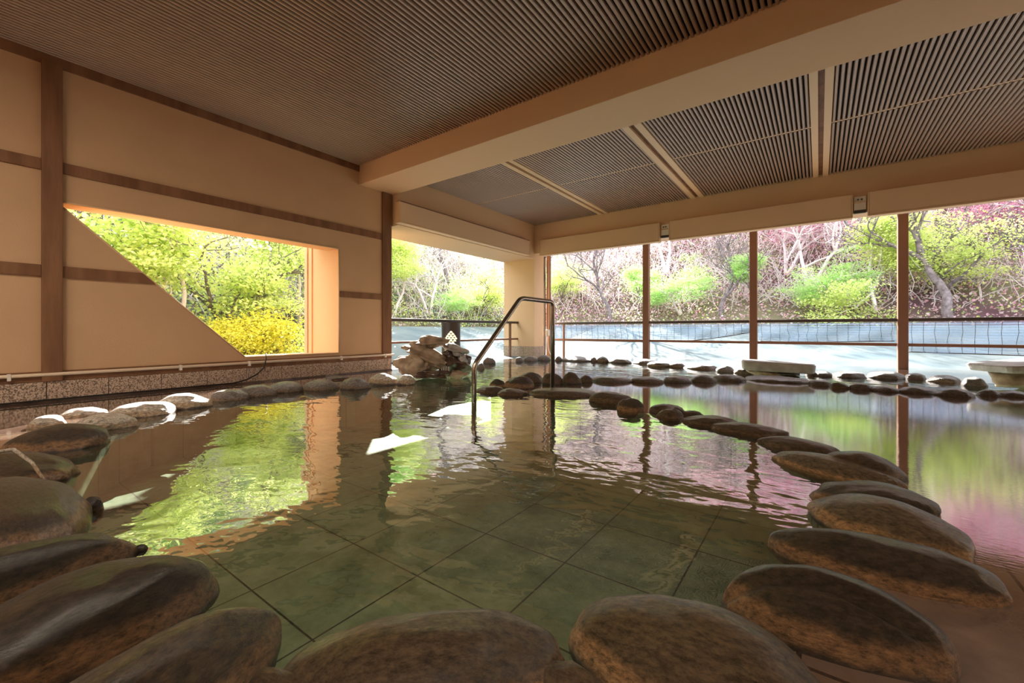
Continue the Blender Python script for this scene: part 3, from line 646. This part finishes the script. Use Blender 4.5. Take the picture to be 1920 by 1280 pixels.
rows = [(-.095, [-.03, .03]), (-.06, [-.062, 0, .062]), (-.025, [-.082, -.028, .028, .082]), (.01, [-.058, 0, .058]), (.045, [-.03, .03]), (.078, [0])]
for r_, (v, us) in enumerate(rows):
    for u in us: petal(r_, 0, u, v, .0275)

# ---------------------------------------------------------------- added fill lamps behind the bather
for i, (x, y, z) in enumerate(FILL_LAMPS):
    e = empty('fill_lamp', (x, y, z), 'round warm fill lamp added behind the viewpoint', 'lamp', 'added fill lamps')
    q = MB(); q.lathe([(0, .11), (.17, .11), (.17, .07), (.165, .06)], 0, 0, 28); q.build('fill_lamp_base', 'ivory_paint', e)
    q = MB(); q.lathe([(.165, .06), (.16, .03), (.12, .01), (.06, .002), (0, 0)], 0, 0, 28); q.build('fill_lamp_shade', 'fill_lamp_glass', e)
    l = bpy.data.lights.new('lamp', 'AREA'); l.shape = 'DISK'; l.size = .9; l.energy = FILL_W; l.color = (1, .85, .67)
    lo = bpy.data.objects.new('fill_lamp_light', l); C.objects.link(lo); lo.parent = e; lo.location = (0, 0, -.02)

# ---------------------------------------------------------------- outdoors: apron, hill, trees
q = MB()
q.add([(-8.5, 8.6, -.06), (9, 8.6, -.06), (9, 12.2, .64), (-8.5, 12.2, .64)], [(0, 1, 2, 3)])
q.add([(-5.6, 4.6, -.06), (-5.6, 8.6, -.06), (-8.9, 12.2, .64), (-8.9, 4.6, .64)], [(0, 1, 2, 3)])
q.add([(-5.6, 8.6, -.06), (-8.5, 8.6, -.06), (-8.5, 12.2, .64)], [(0, 1, 2)]) if False else None
q.add([(-5.6, 8.6, -.06), (-5.6, 12.2, .64), (-8.9, 12.2, .64)], [(0, 1, 2)])
struct(q.build('ground_apron', 'apron_concrete'), 'pale concrete apron sloping up outside the railings')
def hz(x, y):
    d_ = max(-8.9-x, y-12.2) if (y > 5.0 or x < -8.9) else max(-8.9-x, -20)
    z = .60+.60*d_ if d_ > 0 else max(-.30, .60+.22*d_-.06)
    if y < 4.6 and x > -8.9: z = -.25+max(0, -6.4-x)*.30
    return z+(.35*noise.noise(Vector((x*.3, y*.3, 0)))+.12*noise.noise(Vector((x, y, 3))))*min(1, max(0, d_)/2)
q = MB(); gx = [-48+1.0*i for i in range(43)]+[-5.55]; gx = gx+[-4+1.5*i for i in range(30)]; gy = [-14+1.*j for j in range(64)]
vs = [(x, y, hz(x, y)-.02) for x in gx for y in gy]; ny = len(gy)
fs = [(i*ny+j, (i+1)*ny+j, (i+1)*ny+j+1, i*ny+j+1) for i in range(len(gx)-1) for j in range(ny-1) if not (gx[i] >= -5.6 and gy[j] < 8.9) and not(gx[i+1] > -5.5 and gy[j] < 8.9)]
q.add(vs, fs, 0, True)
struct(q.build('ground_hill', 'hill_soil'), 'wooded hillside rising behind the apron')

def quads(cent, size, flat=.6, aspect=.7):
    n_ = len(cent)
    nrm = np.random.normal(size=(n_, 3)); nrm[:, 2] = np.abs(nrm[:, 2])+flat; nrm /= np.linalg.norm(nrm, axis=1)[:, None]
    a = np.random.normal(size=(n_, 3)); a -= nrm*(a*nrm).sum(1)[:, None]; a /= np.linalg.norm(a, axis=1)[:, None]
    b = np.cross(nrm, a); s = (size*np.random.uniform(.6, 1.35, n_))[:, None]
    v = np.stack([cent+a*s*.5, cent+b*s*.5*aspect, cent-a*s*.5, cent-b*s*.5*aspect], 1).reshape(-1, 3)
    f = np.arange(n_*4).reshape(-1, 4)
    return v, f
def fast_mesh(name, v, f, mats, mi=None, parent=None, smooth=False):
    me = bpy.data.meshes.new(name)
    me.from_pydata(v.tolist(), [], f.tolist())
    for m in mats: me.materials.append(M[m])
    if mi is not None: me.polygons.foreach_set('material_index', mi)
    if smooth: me.polygons.foreach_set('use_smooth', [True]*len(me.polygons))
    o = bpy.data.objects.new(name, me); C.objects.link(o)
    if parent: o.parent = parent
    return o
def branches(rnd, p, d_, L_, r, depth, mb, tips, wig=.35, spread=.75, kids=(2, 3), n=5):
    pts = [p.copy()]; rs = [r]; dd = d_.copy()
    for i in range(n):
        dd = (dd+Vector((rnd.gauss(0, 1), rnd.gauss(0, 1), rnd.gauss(0, .7)+.12))*wig*.35).normalized()
        pts.append(pts[-1]+dd*L_/n); rs.append(r*(1-.42*(i+1)/n))
    mb.tube(pts, rs, 6 if depth > 1 else 4, 0, False)
    if depth == 0: tips.append(pts[-1]); tips.append(pts[-3]); return
    if depth <= 2: tips.append(pts[-2])
    for k_ in range(rnd.choice(kids)):
        at = pts[rnd.randint(n//2, n)]
        ax = Vector((rnd.gauss(0, 1), rnd.gauss(0, 1), rnd.gauss(0, .6)+.25)).normalized()
        nd = (dd*(1-spread*.5)+ax*spread).normalized()
        branches(rnd, at, nd, L_*rnd.uniform(.55, .82), r*.52, depth-1, mb, tips, wig, spread, kids, n)
    branches(rnd, pts[-1], (dd+Vector((rnd.gauss(0, .3), rnd.gauss(0, .3), .1))).normalized(), L_*.7, r*.58, depth-1, mb, tips, wig, spread, kids, n)
def make_tree(name, seed, h_, leafm, barkm, nl, leaf=.075, depth=4, trunk=.05, spread=.8, pad=.45, up=.9, cat='tree'):
    rnd = random.Random(seed); e = empty(name, (0, 0, 0), '-', cat)
    mb = MB(); tips = []
    for s in range(rnd.choice((1, 2)) if cat == 'tree' else 4):
        branches(rnd, Vector((rnd.uniform(-.05, .05), rnd.uniform(-.05, .05), -.15)), Vector((rnd.uniform(-.35, .35), rnd.uniform(-.35, .35), up)).normalized(), h_*.34, trunk*h_/3, depth, mb, tips, .5, spread)
    mb.build('trunk', barkm, e)
    if nl:
        np.random.seed(seed); T_ = np.array([tuple(t) for t in tips]); idx = np.random.randint(0, len(T_), nl//40+1)
        cen = np.repeat(T_[idx], 40, axis=0)[:nl]
        g_ = np.random.normal(size=(len(cen), 3)); g_[:, 2] *= .28
        cen = cen+g_*pad*.45*h_/3
        v, f = quads(cen, leaf)
        fast_mesh('foliage', v, f, [leafm], None, e)
    return e
def copy_tree(o):
    r = o.copy(); C.objects.link(r)
    for ch in o.children:
        c = ch.copy(); C.objects.link(c); c.parent = r
    return r
protos = {}; used = set()
def proto(k):
    if k not in protos:
        protos[k] = {
            'lime1': lambda: make_tree('maple_tree', 3, 3.2, 'lime_leaf', 'pale_bark', 11000, .060),
            'lime2': lambda: make_tree('maple_tree', 5, 3.2, 'lime_leaf', 'bark', 11000, .060, spread=1.0),
            'green1': lambda: make_tree('maple_tree', 8, 3.0, 'green_leaf', 'bark', 9000, .060),
            'green2': lambda: make_tree('maple_tree', 9, 3.0, 'green_leaf', 'pale_bark', 9000, .060, spread=1.0),
            'pink1': lambda: make_tree('pink_tree', 12, 4.2, 'pink_leaf', 'pale_bark', 9000, .075, pad=.6),
            'pink2': lambda: make_tree('pink_tree', 14, 4.2, 'pink_leaf', 'bark', 9000, .075, pad=.6),
            'bare1': lambda: make_tree('bare_tree', 21, 3.6, None, 'bark', 0, depth=5, trunk=.07, spread=.75),
            'bare2': lambda: make_tree('bare_tree', 23, 3.4, None, 'pale_bark', 0, depth=5, trunk=.05, spread=.95),
            'dark1': lambda: make_tree('evergreen_tree', 31, 4.5, 'blue_green_leaf', 'bark', 8000, .10, pad=.6),
            'yshrub': lambda: make_tree('yellow_shrub', 41, 1.4, 'yellow_leaf', 'bark', 7000, .045, depth=3, trunk=.05, pad=.9, cat='shrub'),
            'gshrub': lambda: make_tree('green_shrub', 43, 1.4, 'green_leaf', 'bark', 5000, .055, depth=3, trunk=.05, pad=.9, cat='shrub'),
            'lshrub': lambda: make_tree('lime_shrub', 45, 1.7, 'lime_leaf', 'bark', 6000, .055, depth=3, trunk=.05, pad=1.0, cat='shrub'),
        }[k]()
    return protos[k]
def plant(k, x, y, s, label, rz=None, z=None, group=None):
    p = proto(k)
    if k in used: o = copy_tree(p)
    else: o = p; used.add(k)
    o.location = (x, y, (hz(x, y) if z is None else z)-.02); o.rotation_euler = (0, 0, random.uniform(0, 6.28) if rz is None else rz); o.scale = (s, s, s)
    o['label'] = label
    if group: o['group'] = group
    return o
PL = [
 # seen through the slanted window
 ('yshrub', -6.9, 3.05, 1.0, 'low yellow shrub at the lower right of the slanted window'),
 ('yshrub', -6.8, 2.35, .85, 'smaller yellow shrub just left of the low yellow one in the slanted window'),
 ('lshrub', -6.4, 3.75, .8, 'bright lime shrub against the window frame, lower right corner'),
 ('lime1', -7.6, 2.0, .95, 'lime maple filling the middle of the slanted window'),
 ('lime2', -8.2, 3.2, 1.0, 'lime maple behind the yellow shrubs in the slanted window'),
 ('lime1', -8.8, 4.5, 1.0, 'lime maple at the right side of the slanted window'),
 ('lime2', -7.8, .95, 1.15, 'lime maple in the upper left tip of the slanted window'),
 ('green1', -10.2, 2.6, 1.1, 'green maple further back in the slanted window'),
 ('bare2', -9.6, 3.9, 1.1, 'pale bare tree against the dark trees in the slanted window'),
 ('bare1', -10.6, 5.2, 1.2, 'leaning bare trunk near the frame of the slanted window'),
 ('dark1', -14.0, 4.2, 1.2, 'dark blue green evergreen behind the maples in the slanted window'),
 ('dark1', -14.5, 6.5, 1.25, 'dark evergreen right of centre, far behind the slanted window'),
 ('dark1', -13.0, 2.0, 1.2, 'dark evergreen left of centre, far behind the slanted window'),
 ('lime2', -12.0, 6.2, 1.1, 'lime maple on the slope far behind the window frame'),
 # seen through the left opening
 ('lime1', -9.6, 7.6, .85, 'lime maple at the left side of the left opening'),
 ('bare2', -9.6, 8.9, .95, 'slender pale tree standing in the middle of the left opening'),
 ('green2', -9.5, 9.8, .55, 'low green maple just above the rail in the left opening'),
 ('lime2', -9.4, 11.6, .8, 'lime maple at the right side of the left opening by the pillar'),
 ('green1', -11.5, 9.0, .9, 'green maple up the slope behind the left opening'),
 ('bare1', -11.6, 11.6, 1.1, 'dark bare tree up the slope in the left opening'),
 ('lime1', -13.0, 11.2, 1.1, 'lime maple high on the slope in the left opening'),
 ('pink1', -15.5, 13.5, .9, 'mauve tree far up the slope in the left opening'),
 ('green2', -14.5, 9.0, 1.1, 'green maple far up the slope, upper left of the left opening'),
 # behind the back railing
 ('bare1', -5.35, 12.6, 1.0, 'dark forked bare tree in the bay next to the corner pillar'),
 ('lime2', -7.9, 13.8, .75, 'lime maple beside the corner frame behind the railing'),
 ('green1', -4.6, 13.1, .62, 'low green maple left of the first post'),
 ('green2', -3.3, 12.9, .72, 'green maple just right of the first post'),
 ('bare1', -2.15, 12.7, .95, 'bare tree leaning left between the first and middle posts'),
 ('bare2', -4.4, 15.5, 1.2, 'pale bare tree up the slope between pillar and first post'),
 ('green1', -1.5, 13.3, .55, 'low green maple just left of the middle post'),
 ('pink1', -7.0, 19.5, 1.1, 'pink tree high up the slope next to the pillar'),
 ('pink2', -4.5, 18.5, 1.1, 'pink tree high up the slope left of the first post'),
 ('pink1', -2.0, 18.0, 1.15, 'pink tree high up the slope between first and middle posts'),
 ('pink2', .3, 17.0, 1.15, 'pink tree high up the slope right of the middle post'),
 ('pink1', 2.6, 17.0, 1.15, 'pink tree high up the slope behind the right post'),
 ('pink2', 5.2, 17.0, 1.2, 'pink tree at the upper right frame edge'),
 ('pink1', -.8, 15.2, .8, 'smaller pink tree behind the middle post'),
 ('lime1', 1.1, 12.8, .95, 'large lime maple spreading left of the right post'),
 ('lime2', 2.0, 13.2, .9, 'lime maple directly behind the right post'),
 ('green2', .2, 12.9, .65, 'green maple low down right of the middle post'),
 ('bare1', 3.9, 12.8, 1.1, 'dark bare trunk leaning at the right frame edge'),
 ('bare2', -.2, 14.2, 1.1, 'pale bare tree right of the middle post'),
 ('bare1', 2.2, 12.6, 1.25, 'stout dark forked tree just right of the last post'),
 ('bare2', 4.4, 13.4, 1.2, 'pale bare tree leaning in from the right frame edge'),
 ('pink2', 4.0, 15.0, .9, 'rosy tree behind the stout forked bare tree'),
 ('green1', 5.4, 13.6, .55, 'low yellow green maple at the right frame edge'),
 ('dark1', -3.0, 22.0, 1.1, 'dark evergreen on the skyline behind the pink trees'),
]
for k, x, y, s, lb in PL: plant(k, x, y, s, lb, rz={'stout dark forked tree just right of the last post': 2.6, 'bare tree leaning left between the first and middle posts': 1.0}.get(lb))

# undergrowth and fallen leaves, brushwood: nobody could count these
def scatter(n_, region, seed):
    rnd = np.random.RandomState(seed); out = []
    for _ in range(n_):
        if region == 'left': x = rnd.uniform(-20, -8.9); y = rnd.uniform(.5, 17)
        else: x = rnd.uniform(-16, 9); y = rnd.uniform(12.2, 24)
        out.append((x, y, hz(x, y)+abs(rnd.normal(0, .13))))
    return np.array(out)
for region, ms, w, nm, lb in (('left', ['litter_green', 'lime_leaf', 'litter_leaf', 'blue_green_leaf'], (.4, .25, .15, .2), 'undergrowth', 'leafy undergrowth covering the slope beyond the left openings'),
                              ('back', ['litter_leaf', 'pink_leaf', 'litter_green', 'lime_leaf'], (.42, .33, .17, .08), 'undergrowth', 'rosy leaf litter and undergrowth covering the slope behind the back railing')):
    cen = scatter(85000, region, 5); np.random.seed(4); v, f = quads(cen, .065, .2)
    o = fast_mesh(nm, v, f, ms, np.random.choice(4, len(f), p=w).tolist()); tag(o, lb, 'undergrowth', kind='stuff')
rnd = random.Random(77); q = MB()
for _ in range(6500):
    if rnd.random() < .35: x, y = rnd.uniform(-18, -9), rnd.uniform(2, 15)
    else: x, y = rnd.uniform(-14, 8), rnd.uniform(12.9, 22)
    p = Vector((x, y, hz(x, y)-.05)); dd = Vector((rnd.gauss(0, .6), rnd.gauss(0, .6), 1)).normalized(); pts = [p]
    L_ = rnd.uniform(.4, 1.5)
    for _k in range(4): dd = (dd+Vector((rnd.gauss(0, .3), rnd.gauss(0, .3), rnd.gauss(0, .2)))).normalized(); pts.append(pts[-1]+dd*L_/4)
    q.tube(pts, [.013, .011, .009, .006, .003], 3, 0, False)
tag(q.build('brushwood', 'pale_bark'), 'pale bare brushwood tangled over the whole hillside', 'brushwood', kind='stuff')
